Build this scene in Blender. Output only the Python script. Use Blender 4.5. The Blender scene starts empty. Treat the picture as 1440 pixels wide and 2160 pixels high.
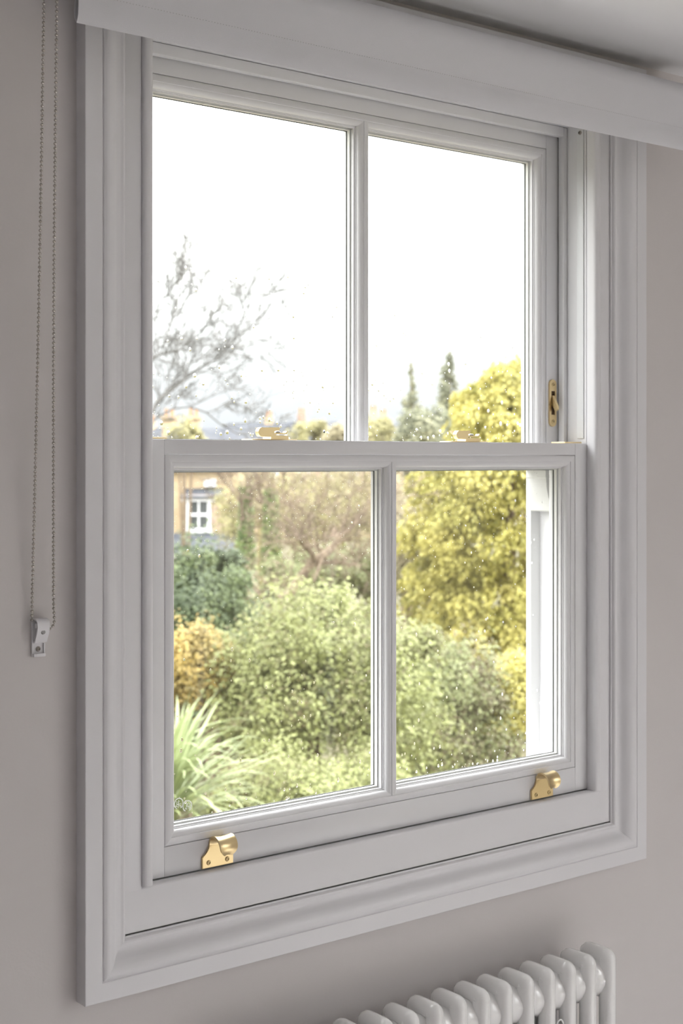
import bpy, bmesh, math, random
import numpy as np
from mathutils import Vector, Matrix

random.seed(7)
rng = np.random.default_rng(7)
R = math.radians
scene = bpy.context.scene
COL = scene.collection

# ------------------------------------------------------------------ camera
F_PX, CAM_D, CAM_Z = 3040.0, 1.56, 1.50
YAW = math.atan2(F_PX, 3820.0)                  # camera turned right of the wall's normal
cam_data = bpy.data.cameras.new('camera')
cam_data.sensor_fit = 'HORIZONTAL'
cam_data.sensor_width = 24.0
cam_data.lens = F_PX / 1440.0 * 24.0
cam_data.shift_y = -110.0 / 1440.0
cam_data.clip_start, cam_data.clip_end = 0.05, 500
cam_data.dof.use_dof = True
cam_data.dof.focus_distance = 1.93
cam_data.dof.aperture_fstop = 8.5
cam = bpy.data.objects.new('camera', cam_data)
COL.objects.link(cam)
cam.location = (0, -CAM_D, CAM_Z)
cam.rotation_euler = (R(90), 0, -YAW)
scene.camera = cam

# ------------------------------------------------------------------ sky, sun, daylight
world = bpy.data.worlds.new('overcast_sky')
scene.world = world
world.use_nodes = True
wn, wl = world.node_tree.nodes, world.node_tree.links
wn.clear()
w_out = wn.new('ShaderNodeOutputWorld')
w_bg = wn.new('ShaderNodeBackground')
w_tc = wn.new('ShaderNodeTexCoord')
w_sep = wn.new('ShaderNodeSeparateXYZ')
w_ramp = wn.new('ShaderNodeValToRGB')
w_ramp.color_ramp.elements[0].position = 0.0
w_ramp.color_ramp.elements[0].color = (0.082, 0.086, 0.092, 1)
w_ramp.color_ramp.elements[1].position = 0.60
w_ramp.color_ramp.elements[1].color = (1.0, 1.0, 1.0, 1)
for p_, c_ in ((0.05, (0.107, 0.109, 0.112)), (0.13, (0.23, 0.231, 0.232)), (0.30, (0.56, 0.56, 0.56))):
    e_ = w_ramp.color_ramp.elements.new(p_)
    e_.color = (*c_, 1)
wl.new(w_tc.outputs['Generated'], w_sep.inputs[0])
wl.new(w_sep.outputs['Z'], w_ramp.inputs[0])
wl.new(w_ramp.outputs[0], w_bg.inputs['Color'])
w_bg.inputs['Strength'].default_value = 12.5
wl.new(w_bg.outputs[0], w_out.inputs[0])

sun_data = bpy.data.lights.new('hazy_sun', 'SUN')
sun_data.energy = 5.5
sun_data.angle = R(6)
sun_data.color = (1.0, 0.97, 0.93)
sun = bpy.data.objects.new('hazy_sun', sun_data)
COL.objects.link(sun)
sun.location = (9, -8, 12)
sun.rotation_euler = Vector((-0.74, 0.20, -0.66)).to_track_quat('-Z', 'Y').to_euler()

scene.view_settings.view_transform = 'Standard'
scene.view_settings.look = 'None'
scene.view_settings.gamma = 1.0
scene.view_settings.use_curve_mapping = False
scene.view_settings.exposure = -0.24
scene.cycles.use_denoising = True
scene.cycles.max_bounces = 12
scene.cycles.diffuse_bounces = 4
scene.cycles.transparent_max_bounces = 24
scene.cycles.transmission_bounces = 12

# ------------------------------------------------------------------ material helpers
def mat(name, color, rough=0.5, metallic=0.0, bump=0.0, bump_scale=200.0, var=0.0, var_scale=5.0,
        coat=0.0, spec=0.5, translucent=0.0):
    m = bpy.data.materials.new(name)
    m.use_nodes = True
    nt = m.node_tree
    b = nt.nodes['Principled BSDF']
    b.inputs['Base Color'].default_value = (*color, 1)
    b.inputs['Roughness'].default_value = rough
    b.inputs['Metallic'].default_value = metallic
    b.inputs['Specular IOR Level'].default_value = spec
    b.inputs['Coat Weight'].default_value = coat
    tc = nt.nodes.new('ShaderNodeTexCoord')
    if var > 0:
        n = nt.nodes.new('ShaderNodeTexNoise')
        n.inputs['Scale'].default_value = var_scale
        n.inputs['Detail'].default_value = 4
        nt.links.new(tc.outputs['Object'], n.inputs['Vector'])
        rp = nt.nodes.new('ShaderNodeValToRGB')
        rp.color_ramp.elements[0].position = 0.3
        rp.color_ramp.elements[1].position = 0.7
        rp.color_ramp.elements[0].color = (*[c * (1 - var) for c in color], 1)
        rp.color_ramp.elements[1].color = (*[min(1, c * (1 + var)) for c in color], 1)
        nt.links.new(n.outputs['Fac'], rp.inputs[0])
        nt.links.new(rp.outputs[0], b.inputs['Base Color'])
    if bump > 0:
        n2 = nt.nodes.new('ShaderNodeTexNoise')
        n2.inputs['Scale'].default_value = bump_scale
        n2.inputs['Detail'].default_value = 3
        nt.links.new(tc.outputs['Object'], n2.inputs['Vector'])
        bp = nt.nodes.new('ShaderNodeBump')
        bp.inputs['Strength'].default_value = bump
        bp.inputs['Distance'].default_value = 0.001
        nt.links.new(n2.outputs['Fac'], bp.inputs['Height'])
        nt.links.new(bp.outputs[0], b.inputs['Normal'])
    if translucent > 0:
        tr = nt.nodes.new('ShaderNodeBsdfTranslucent')
        tr.inputs['Color'].default_value = (*color, 1)
        mx = nt.nodes.new('ShaderNodeMixShader')
        mx.inputs[0].default_value = translucent
        nt.links.new(b.outputs[0], mx.inputs[1])
        nt.links.new(tr.outputs[0], mx.inputs[2])
        nt.links.new(mx.outputs[0], nt.nodes['Material Output'].inputs['Surface'])
    return m

def leaf_mat(name, stops, translucent=0.3, rough=0.55):
    """leaf colours picked per leaf from the 'rnd' attribute"""
    m = bpy.data.materials.new(name)
    m.use_nodes = True
    nt = m.node_tree
    b = nt.nodes['Principled BSDF']
    at = nt.nodes.new('ShaderNodeAttribute')
    at.attribute_name = 'rnd'
    rp = nt.nodes.new('ShaderNodeValToRGB')
    els = rp.color_ramp.elements
    for i, (p, c) in enumerate(stops):
        e = els[i] if i < 2 else els.new(p)
        e.position = p
        e.color = (*[min(.8, v*.55) for v in c], 1)
    nt.links.new(at.outputs['Fac'], rp.inputs[0])
    nt.links.new(rp.outputs[0], b.inputs['Base Color'])
    b.inputs['Roughness'].default_value = rough
    b.inputs['Specular IOR Level'].default_value = 0.35
    tr = nt.nodes.new('ShaderNodeBsdfTranslucent')
    nt.links.new(rp.outputs[0], tr.inputs['Color'])
    mx = nt.nodes.new('ShaderNodeMixShader')
    mx.inputs[0].default_value = translucent
    nt.links.new(b.outputs[0], mx.inputs[1])
    nt.links.new(tr.outputs[0], mx.inputs[2])
    nt.links.new(mx.outputs[0], nt.nodes['Material Output'].inputs['Surface'])
    return m

def glass_mat():
    m = bpy.data.materials.new('clear_glass')
    m.use_nodes = True
    nt = m.node_tree
    nt.nodes.remove(nt.nodes['Principled BSDF'])
    t = nt.nodes.new('ShaderNodeBsdfTransparent')
    t.inputs[0].default_value = (0.985, 0.99, 0.985, 1)
    g = nt.nodes.new('ShaderNodeBsdfGlossy')
    g.inputs['Roughness'].default_value = 0.0
    fr = nt.nodes.new('ShaderNodeFresnel')
    fr.inputs['IOR'].default_value = 1.35
    mx = nt.nodes.new('ShaderNodeMixShader')
    ge = nt.nodes.new('ShaderNodeNewGeometry')        # only the entering face of a pane reflects
    inv = nt.nodes.new('ShaderNodeMath'); inv.operation = 'SUBTRACT'
    inv.inputs[0].default_value = 1.0
    mul = nt.nodes.new('ShaderNodeMath'); mul.operation = 'MULTIPLY'
    nt.links.new(ge.outputs['Backfacing'], inv.inputs[1])
    nt.links.new(inv.outputs[0], mul.inputs[0])
    nt.links.new(fr.outputs[0], mul.inputs[1])
    nt.links.new(mul.outputs[0], mx.inputs[0])
    nt.links.new(t.outputs[0], mx.inputs[1])
    nt.links.new(g.outputs[0], mx.inputs[2])
    nt.links.new(mx.outputs[0], nt.nodes['Material Output'].inputs['Surface'])
    return m

def water_mat():
    m = bpy.data.materials.new('rain_water')
    m.use_nodes = True
    nt = m.node_tree
    nt.nodes.remove(nt.nodes['Principled BSDF'])
    g = nt.nodes.new('ShaderNodeBsdfGlass')
    g.inputs['IOR'].default_value = 1.33
    g.inputs['Roughness'].default_value = 0.0
    nt.links.new(g.outputs[0], nt.nodes['Material Output'].inputs['Surface'])
    return m

def tile_mat(name, c1, c2, mortar, scale, bw, bh, rough=0.85):
    m = bpy.data.materials.new(name)
    m.use_nodes = True
    nt = m.node_tree
    b = nt.nodes['Principled BSDF']
    br = nt.nodes.new('ShaderNodeTexBrick')
    tc = nt.nodes.new('ShaderNodeTexCoord')
    mp = nt.nodes.new('ShaderNodeMapping')
    mp.inputs['Rotation'].default_value = (R(90), 0, 0)
    nt.links.new(tc.outputs['Object'], mp.inputs[0])
    nt.links.new(mp.outputs[0], br.inputs['Vector'])
    br.inputs['Color1'].default_value = (*c1, 1)
    br.inputs['Color2'].default_value = (*c2, 1)
    br.inputs['Mortar'].default_value = (*mortar, 1)
    br.inputs['Scale'].default_value = scale
    br.inputs['Brick Width'].default_value = bw
    br.inputs['Row Height'].default_value = bh
    br.inputs['Mortar Size'].default_value = 0.012
    nt.links.new(br.outputs['Color'], b.inputs['Base Color'])
    b.inputs['Roughness'].default_value = rough
    b.inputs['Specular IOR Level'].default_value = 0.1
    return m

M = {}
M['trim'] = mat('white_satin_paint', (0.76, 0.75, 0.775), 0.34, bump=0.05, bump_scale=90, spec=0.45)
M['sash'] = mat('white_sash_paint', (0.77, 0.765, 0.785), 0.30, bump=0.04, bump_scale=120, spec=0.45)
M['wall'] = mat('greige_wall_paint', (0.66, 0.625, 0.62), 0.75, bump=0.12, bump_scale=260, var=0.012, var_scale=3, spec=0.25)
M['ceiling'] = mat('white_ceiling_paint', (0.84, 0.835, 0.85), 0.8, bump=0.08, bump_scale=200, spec=0.2)
M['floor'] = mat('pale_oak_floor', (0.72, 0.70, 0.71), 0.6, var=0.05, var_scale=6)
M['fabric'] = mat('blind_fabric', (0.78, 0.775, 0.81), 0.85, bump=0.35, bump_scale=900, spec=0.15, translucent=0.12)
M['hem_in'] = mat('blind_fabric_inside', (0.62, 0.64, 0.65), 0.85, spec=0.15)
M['brass'] = mat('satin_brass', (0.74, 0.585, 0.33), 0.30, metallic=1.0, bump=0.05, bump_scale=500)
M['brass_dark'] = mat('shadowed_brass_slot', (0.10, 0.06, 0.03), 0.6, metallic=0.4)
M['brass_screw'] = mat('aged_brass_screw', (0.58, 0.46, 0.26), 0.35, metallic=1.0)
M['steel'] = mat('nickel_steel', (0.50, 0.47, 0.43), 0.22, metallic=1.0)
M['plastic'] = mat('white_plastic', (0.80, 0.79, 0.82), 0.4, spec=0.4)
M['grey_pin'] = mat('grey_plastic_pin', (0.42, 0.41, 0.41), 0.5)
M['enamel'] = mat('white_radiator_enamel', (0.82, 0.81, 0.81), 0.18, spec=0.5, coat=0.3)
M['glass'] = glass_mat()
M['water'] = water_mat()
M['spacer'] = mat('white_spacer_bar', (0.80, 0.80, 0.79), 0.5)
M['rubber'] = mat('dark_glazing_seal', (0.08, 0.085, 0.08), 0.6)
M['track'] = mat('white_plastic_track', (0.80, 0.81, 0.83), 0.4)
M['etch'] = mat('white_etched_stamp', (0.85, 0.87, 0.83), 0.8)
M['dark'] = mat('dark_recess', (0.03, 0.03, 0.03), 0.7)
M['stitch'] = mat('grey_stitching', (0.52, 0.51, 0.52), 0.9)
M['render'] = mat('white_exterior_paint', (0.62, 0.62, 0.62), 0.6, spec=0.3)
M['bark'] = mat('brown_bark', (0.15, 0.11, 0.075), 0.9, var=0.35, var_scale=14, bump=0.5, bump_scale=40)
M['mossbark'] = mat('mossy_bark', (0.22, 0.19, 0.08), 0.9, var=0.45, var_scale=6)
M['greybark'] = mat('grey_bark', (0.12, 0.115, 0.11), 0.9, var=0.2, var_scale=10)
M['soil'] = mat('garden_soil', (0.08, 0.07, 0.035), 0.95, var=0.4, var_scale=2)
M['brick'] = tile_mat('yellow_stock_brick', (0.46, 0.36, 0.23), (0.40, 0.30, 0.19), (0.44, 0.39, 0.31), 4.0, 0.9, 0.30)
M['slate'] = tile_mat('grey_slate', (0.065, 0.068, 0.078), (0.052, 0.056, 0.066), (0.04, 0.042, 0.05), 2.0, 0.6, 0.5, 0.9)
M['house_white'] = mat('white_house_paint', (0.6, 0.6, 0.61), 0.6)
M['house_glass'] = mat('dark_house_glass', (0.05, 0.055, 0.055), 0.25)
M['terracotta'] = mat('terracotta_pots', (0.34, 0.19, 0.10), 0.8)
M['pinkbrick'] = tile_mat('pink_brick', (0.33, 0.24, 0.19), (0.28, 0.20, 0.155), (0.33, 0.28, 0.24), 4.0, 0.9, 0.30)

# ------------------------------------------------------------------ object helpers
ORIGIN = {}
def origin(o):
    return ORIGIN.get(o.name, Vector((0, 0, 0))) if o else Vector((0, 0, 0))

def tag(o, label=None, cat=None, group=None, kind=None):
    if label: o['label'] = label
    if cat: o['category'] = cat
    if group: o['group'] = group
    if kind: o['kind'] = kind
    return o

def empty(name, loc, label=None, cat=None, group=None, kind=None, parent=None):
    o = bpy.data.objects.new(name, None)
    COL.objects.link(o)
    o.empty_display_size = 0.05
    o.location = Vector(loc) - origin(parent)
    o.parent = parent
    ORIGIN[o.name] = Vector(loc)
    return tag(o, label, cat, group, kind)

def finish(me, smooth):
    if smooth:
        me.shade_smooth()
        me.set_sharp_from_angle(angle=R(smooth))

def mesh_obj(name, verts, faces, m, parent=None, smooth=0, loc=None):
    """verts in world space; the object's origin is the parent's (or loc)"""
    base = Vector(loc) if loc is not None else origin(parent)
    me = bpy.data.meshes.new(name)
    vs = [tuple(Vector(v) - base) for v in verts]
    me.from_pydata(vs, [], faces)
    me.validate()
    bm = bmesh.new(); bm.from_mesh(me)
    bmesh.ops.recalc_face_normals(bm, faces=bm.faces)
    bm.to_mesh(me); bm.free()
    me.materials.append(m)
    finish(me, smooth)
    return link(name, me, parent, base)

def link(name, me, parent, base):
    o = bpy.data.objects.new(name, me)
    COL.objects.link(o)
    o.parent = parent
    o.location = base - origin(parent)
    ORIGIN[o.name] = Vector(base)
    return o

def bm_obj(name, bm, m, parent=None, smooth=0, loc=None):
    base = Vector(loc) if loc is not None else origin(parent)
    me = bpy.data.meshes.new(name)
    bmesh.ops.translate(bm, verts=bm.verts, vec=-base)
    bmesh.ops.recalc_face_normals(bm, faces=bm.faces)
    bm.to_mesh(me); bm.free()
    me.materials.append(m)
    finish(me, smooth)
    return link(name, me, parent, base)

def bm_box(bm, x0, x1, y0, y1, z0, z1, bevel=0.0, seg=2):
    t = bmesh.new()
    vs = [t.verts.new(p) for p in ((x0,y0,z0),(x1,y0,z0),(x1,y1,z0),(x0,y1,z0),(x0,y0,z1),(x1,y0,z1),(x1,y1,z1),(x0,y1,z1))]
    for f in ((0,3,2,1),(4,5,6,7),(0,1,5,4),(1,2,6,5),(2,3,7,6),(3,0,4,7)):
        t.faces.new([vs[i] for i in f])
    if bevel > 0:
        bmesh.ops.bevel(t, geom=list(t.edges), offset=bevel, segments=seg, profile=0.5, affect='EDGES')
    bm_join(bm, t)

def bm_join(bm, t, mtx=None):
    if mtx is not None:
        bmesh.ops.transform(t, matrix=mtx, verts=t.verts)
    mp = {}
    for v in t.verts:
        mp[v] = bm.verts.new(v.co)
    for f in t.faces:
        try:
            bm.faces.new([mp[v] for v in f.verts])
        except ValueError:
            pass
    t.free()

def box(name, x0, x1, y0, y1, z0, z1, m, parent=None, bevel=0.0, smooth=40, loc=None):
    bm = bmesh.new()
    bm_box(bm, x0, x1, y0, y1, z0, z1, bevel)
    return bm_obj(name, bm, m, parent, smooth if bevel else 0, loc)

def prism(bm, outline, axis, a, b, mtx=None):
    """outline (list of 2D) extruded along axis ('x','y','z') from a to b"""
    def p(u, v, w):
        return {'x': (w, u, v), 'y': (u, w, v), 'z': (u, v, w)}[axis]
    t = bmesh.new()
    A = [t.verts.new(p(u, v, a)) for u, v in outline]
    B = [t.verts.new(p(u, v, b)) for u, v in outline]
    n = len(outline)
    t.faces.new(A); t.faces.new(B[::-1])
    for i in range(n):
        t.faces.new((A[i], A[(i+1) % n], B[(i+1) % n], B[i]))
    bm_join(bm, t, mtx)

def tube(bm, pts, radii, sides=8, closed=False, caps=True):
    pts = [Vector(p) for p in pts]
    if not hasattr(radii, '__len__'):
        radii = [radii] * len(pts)
    n = len(pts)
    rings = []
    ref = None
    for i in range(n):
        if closed:
            d = pts[(i+1) % n] - pts[i-1]
        else:
            d = pts[min(i+1, n-1)] - pts[max(i-1, 0)]
        d.normalize()
        if ref is None:
            ref = Vector((0, 0, 1)) if abs(d.z) < 0.8 else Vector((1, 0, 0))
        u = d.cross(ref)
        if u.length < 1e-6:
            u = d.orthogonal()
        u.normalize(); v = u.cross(d).normalized(); ref = v
        rings.append([bm.verts.new(pts[i] + (u*math.cos(2*math.pi*k/sides) + v*math.sin(2*math.pi*k/sides))*radii[i]) for k in range(sides)])
    m = n if closed else n-1
    for i in range(m):
        a, b = rings[i], rings[(i+1) % n]
        for k in range(sides):
            bm.faces.new((a[k], a[(k+1) % sides], b[(k+1) % sides], b[k]))
    if caps and not closed:
        bm.faces.new(rings[0][::-1]); bm.faces.new(rings[-1])

def lathe(bm, prof, center, axis, sides=16):
    """prof: list of (r, h) along axis vector"""
    ax = Vector(axis).normalized()
    u = ax.orthogonal().normalized(); v = ax.cross(u)
    rings = []
    for r, h in prof:
        if r < 1e-6:
            rings.append([bm.verts.new(Vector(center) + ax*h)])
        else:
            rings.append([bm.verts.new(Vector(center) + ax*h + (u*math.cos(2*math.pi*k/sides)+v*math.sin(2*math.pi*k/sides))*r) for k in range(sides)])
    for a, b in zip(rings, rings[1:]):
        for k in range(sides):
            k2 = (k+1) % sides
            if len(a) == 1 and len(b) == 1: continue
            if len(a) == 1: bm.faces.new((a[0], b[k2], b[k]))
            elif len(b) == 1: bm.faces.new((a[k], a[k2], b[0]))
            else: bm.faces.new((a[k], a[k2], b[k2], b[k]))

def frame_side(name, side, x0, x1, z0, z1, prof, m, parent, smooth=30):
    """one mitred side of a rectangular moulding; prof = closed list of (inset, y)"""
    vs, n = [], len(prof)
    for end in (0, 1):
        for d, y in prof:
            l, r, b, t = x0+d, x1-d, z0+d, z1-d
            if side == 'bottom': vs.append(((l, r)[end], y, b))
            elif side == 'top': vs.append(((l, r)[end], y, t))
            elif side == 'left': vs.append((l, y, (b, t)[end]))
            else: vs.append((r, y, (b, t)[end]))
    fs = [tuple(range(n)), tuple(range(2*n-1, n-1, -1))]
    for i in range(n):
        j = (i+1) % n
        fs.append((i, j, n+j, n+i))
    return mesh_obj(name, vs, fs, m, parent, smooth)

def screw(name, c, axis, r, m, parent, slot='cross'):
    """countersunk screw head, slotted"""
    bm = bmesh.new()
    lathe(bm, [(0.0, r*0.25), (r*0.25, r*0.25), (r*0.30, r*0.05), (r*0.42, r*0.05), (r*0.5, r*0.42), (r*0.8, r*0.36), (r, r*0.06), (r, -r*0.3), (0.0, -r*0.3)], c, axis, 16)
    return bm_obj(name, bm, m, parent, 35)

C = 1.3482                                        # centre line of the window
CEIL = 2.153

# ================================================================== ROOM SHELL
RX0, RX1, RY0 = -1.7, 2.95, -4.0
def structure(o): return tag(o, kind='structure')

structure(box('floor', RX0-.1, RX1+.1, RY0-.1, 0.16, -0.12, 0.0, M['floor']))
structure(box('ceiling', RX0-.1, RX1+.1, RY0-.1, 0.16, CEIL, CEIL+.12, M['ceiling']))
structure(box('wall_left', RX0-.1, RX0, RY0, 0.0, 0.0, CEIL, M['wall']))
structure(box('wall_back', RX0-.1, RX1+.1, RY0-.1, RY0, 0.0, CEIL, M['wall']))
def wall_with_hole(name, x0, x1, y0, y1, z0, z1, hx0, hx1, hz0, hz1):
    bm = bmesh.new()
    xs, zs = (x0, hx0, hx1, x1), (z0, hz0, hz1, z1)
    for y in (y0, y1):
        for i in range(3):
            for k in range(3):
                if i == 1 and k == 1: continue
                bm.faces.new([bm.verts.new(p) for p in ((xs[i], y, zs[k]), (xs[i+1], y, zs[k]), (xs[i+1], y, zs[k+1]), (xs[i], y, zs[k+1]))])
    for a, b in (((hx0, hz0), (hx1, hz0)), ((hx1, hz0), (hx1, hz1)), ((hx1, hz1), (hx0, hz1)), ((hx0, hz1), (hx0, hz0)),
                 ((x0, z0), (x1, z0)), ((x1, z0), (x1, z1)), ((x1, z1), (x0, z1)), ((x0, z1), (x0, z0))):
        bm.faces.new([bm.verts.new(p) for p in ((a[0], y0, a[1]), (b[0], y0, b[1]), (b[0], y1, b[1]), (a[0], y1, a[1]))])
    bmesh.ops.remove_doubles(bm, verts=bm.verts, dist=1e-6)
    return structure(bm_obj(name, bm, M['wall']))
wall_with_hole('wall_front', RX0-.1, RX1+.1, 0.0, 0.16, 0.0, CEIL, C-.456, C+.456, 0.905, 2.082)
# glazed doors in the right-hand wall, out of view: the room's daylight comes from there
DY0, DY1, DZ0, DZ1 = -3.05, -1.40, 0.02, 2.08
bm = bmesh.new()
for y0, y1, z0, z1 in ((RY0, DY0, 0, CEIL), (DY1, 0, 0, CEIL), (DY0, DY1, 0, DZ0), (DY0, DY1, DZ1, CEIL)):
    bm_box(bm, RX1, RX1+.1, y0, y1, z0, z1)
structure(bm_obj('wall_right', bm, M['wall']))
d1 = empty('door_1', (RX1+.05, .5*(DY0+DY1), DZ0), kind='structure')
DM = .5*(DY0+DY1)
for y in (DY0, DM-.02, DY1-.04):
    box('door_post', RX1+.03, RX1+.07, y, y+.04, DZ0, DZ1, M['trim'], d1, .003)
for ya, yb in ((DY0+.04, DM-.02), (DM+.02, DY1-.04)):
    for z in (DZ0, DZ1-.04):
        box('door_rail', RX1+.03, RX1+.07, ya, yb, z, z+.04, M['trim'], d1, .003)
    box('door_pane', RX1+.048, RX1+.052, ya, yb, DZ0+.04, DZ1-.04, M['glass'], d1)

# ================================================================== WINDOW CASING (mitred moulding)
trim = empty('trim_1', (C, 0, 0.846), kind='structure')
CAS = [(0, 0), (0, -.0215), (.0008, -.022), (.0228, -.022), (.0238, -.0208), (.0246, -.0206), (.0252, -.0222), (.0275, -.0233),
       (.031, -.0236), (.0345, -.0228), (.038, -.0210), (.0415, -.0182), (.0445, -.0146), (.0472, -.0112), (.050, -.0088),
       (.053, -.0074), (.0562, -.0068), (.0578, -.0072), (.0598, -.0076), (.0618, -.0070), (.0632, -.0052), (.0640, -.0030), (.0657, -.0024), (.0657, 0)]
CX0, CX1, CZ0, CZ1 = C-.5152, C+.5152, 0.846, 2.1395
for s in ('left', 'right', 'bottom', 'top'):
    frame_side('casing_board', s, CX0, CX1, CZ0, CZ1, CAS, M['trim'], trim, 28)

# ================================================================== WINDOW BOX FRAME
win = empty('window_1', (C, 0.06, 0.91), kind='structure')
LEDGE = 0.968
for s in (-1, 1):
    xa, xb = sorted((C+s*.4245, C+s*.4575))
    box('lining', xa, xb, 0.0005, .0215, LEDGE-.004, 2.082, M['trim'], win, .0008)
    xa, xb = sorted((C+s*.410, C+s*.4243))
    bm = bmesh.new()                             # staff bead, rounded towards the room
    prof = []
    for k in range(9):
        a = math.pi * k / 8
        prof.append((.5*(xa+xb) + (xb-xa)/2*math.cos(a), .0015 - .0075*math.sin(a)**0.6))
    prof = [(xb, .0135)] + prof + [(xa, .0135)]
    prism(bm, prof, 'z', LEDGE+.0003, 2.06)
    bm_obj('staff_bead', bm, M['trim'], win, 50)
    xa, xb = sorted((C+s*.417, C+s*.452))
    box('pulley_stile', xa, xb, .0216, .1245, .95, 2.07, M['sash'], win)
    xa, xb = sorted((C+s*.4085, C+s*.4169))
    box('parting_bead', xa, xb, .062, .0745, .955, 2.045, M['sash'], win, .0015)
    xa, xb = sorted((C+s*.4152, C+s*.4169))
    tr = box('track_strip', xa, xb, .026, .040, 1.535, 2.044, M['track'], win, .0005)
    screw('track_screw', (C+s*.4150, .033, 2.032), (-s, 0, 0), .0034, M['steel'], tr)
    xa, xb = sorted((C+s*.396, C+s*.4555))
    box('outer_lining', xa, xb, .1246, .136, .94, 2.07, M['render'], win, .001)
box('head_soffit', C-.4168, C+.4168, .0216, .1245, 2.046, 2.075, M['sash'], win)
box('head_parting_bead', C-.4083, C+.4083, .062, .0745, 2.030, 2.0455, M['sash'], win, .0015)
box('head_lining', C-.4575, C+.4575, .0005, .0215, 2.049, 2.082, M['trim'], win, .0008)
box('head_staff_bead', C-.4098, C+.4098, -.006, .0135, 2.0345, 2.0488, M['trim'], win, .004)
box('head_outer_lining', C-.3955, C+.3955, .1246, .136, 2.022, 2.075, M['render'], win, .001)
# inner sill board with rounded nose
bm = bmesh.new()
prof = [(.0125, LEDGE)]
for k in range(7):
    a = math.pi/2*k/6
    prof.append((.0045-.0045*math.sin(a)+.0005, LEDGE-.0045+.0045*math.cos(a)))
prof += [(.0005, .9132), (.0125, .9132)]
prism(bm, prof, 'x', C-.4550, C+.4550)
bm_obj('sill_board', bm, M['trim'], win, 40)
bm = bmesh.new()
prism(bm, [(.0128, .906), (.0128, .9655), (.06, .9645), (.125, .9520), (.215, .936), (.215, .895), (.165, .895), (.165, .906)], 'x', C-.4545, C+.4545)
bm_obj('outer_sill', bm, M['render'], win, 0)

# ================================================================== SASHES
# ovolo glazing moulding, (inset from its outer edge, depth behind the sash face)
OV = [(.0, .0012), (.0006, .0004), (.0014, 0), (.0092, 0), (.0097, .0004), (.0098, .0014)]
for k in range(8):
    a = math.pi/2*k/7
    OV.append((.0103 + .0072*math.sin(a), .0014 + .0072*(1-math.cos(a))))
OV += [(.0178, .0096), (.0186, .0096), (.0186, .0118), (.0205, .0122), (.0205, .0150)]
GL1, GL2 = .0150, .0310                          # faces of the sealed glazing unit behind the sash face

def raindrops(name, parent, x0, x1, z0, z1, y, n, rmin, rmax, bias, m, seed):
    r_ = np.random.default_rng(seed)
    vs, fs = [], []
    SEG, RNG = 8, 3
    for i in range(n):
        x = r_.uniform(x0, x1); z = z0 + (z1-z0)*r_.uniform()**bias
        r = rmin + (rmax-rmin)*r_.uniform()**3
        st = 1 + .5*r_.uniform()                 # a little longer than wide
        b = len(vs)
        for j in range(RNG):
            a = math.pi/2*j/RNG
            for k in range(SEG):
                t = 2*math.pi*k/SEG
                vs.append((x+r*math.cos(a)*math.cos(t), y+r*.55*math.sin(a), z+r*st*math.cos(a)*math.sin(t)))
        vs.append((x, y+r*.55, z))
        for j in range(RNG-1):
            for k in range(SEG):
                k2 = (k+1) % SEG
                fs.append((b+j*SEG+k, b+j*SEG+k2, b+(j+1)*SEG+k2, b+(j+1)*SEG+k))
        top = b+RNG*SEG
        for k in range(SEG):
            fs.append((b+(RNG-1)*SEG+k, b+(RNG-1)*SEG+(k+1) % SEG, top))
        fs.append(tuple(b+k for k in range(SEG))[::-1])
    base = origin(parent)
    me = bpy.data.meshes.new(name)
    me.from_pydata([(a-base.x, b2-base.y, c-base.z) for a, b2, c in vs], [], fs)
    me.materials.append(m)
    me.shade_smooth()
    me.set_sharp_from_angle(angle=R(60))
    o = link(name, me, parent, base)
    return tag(o, 'small clear raindrops on the outside of the glass', kind='stuff')

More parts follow.
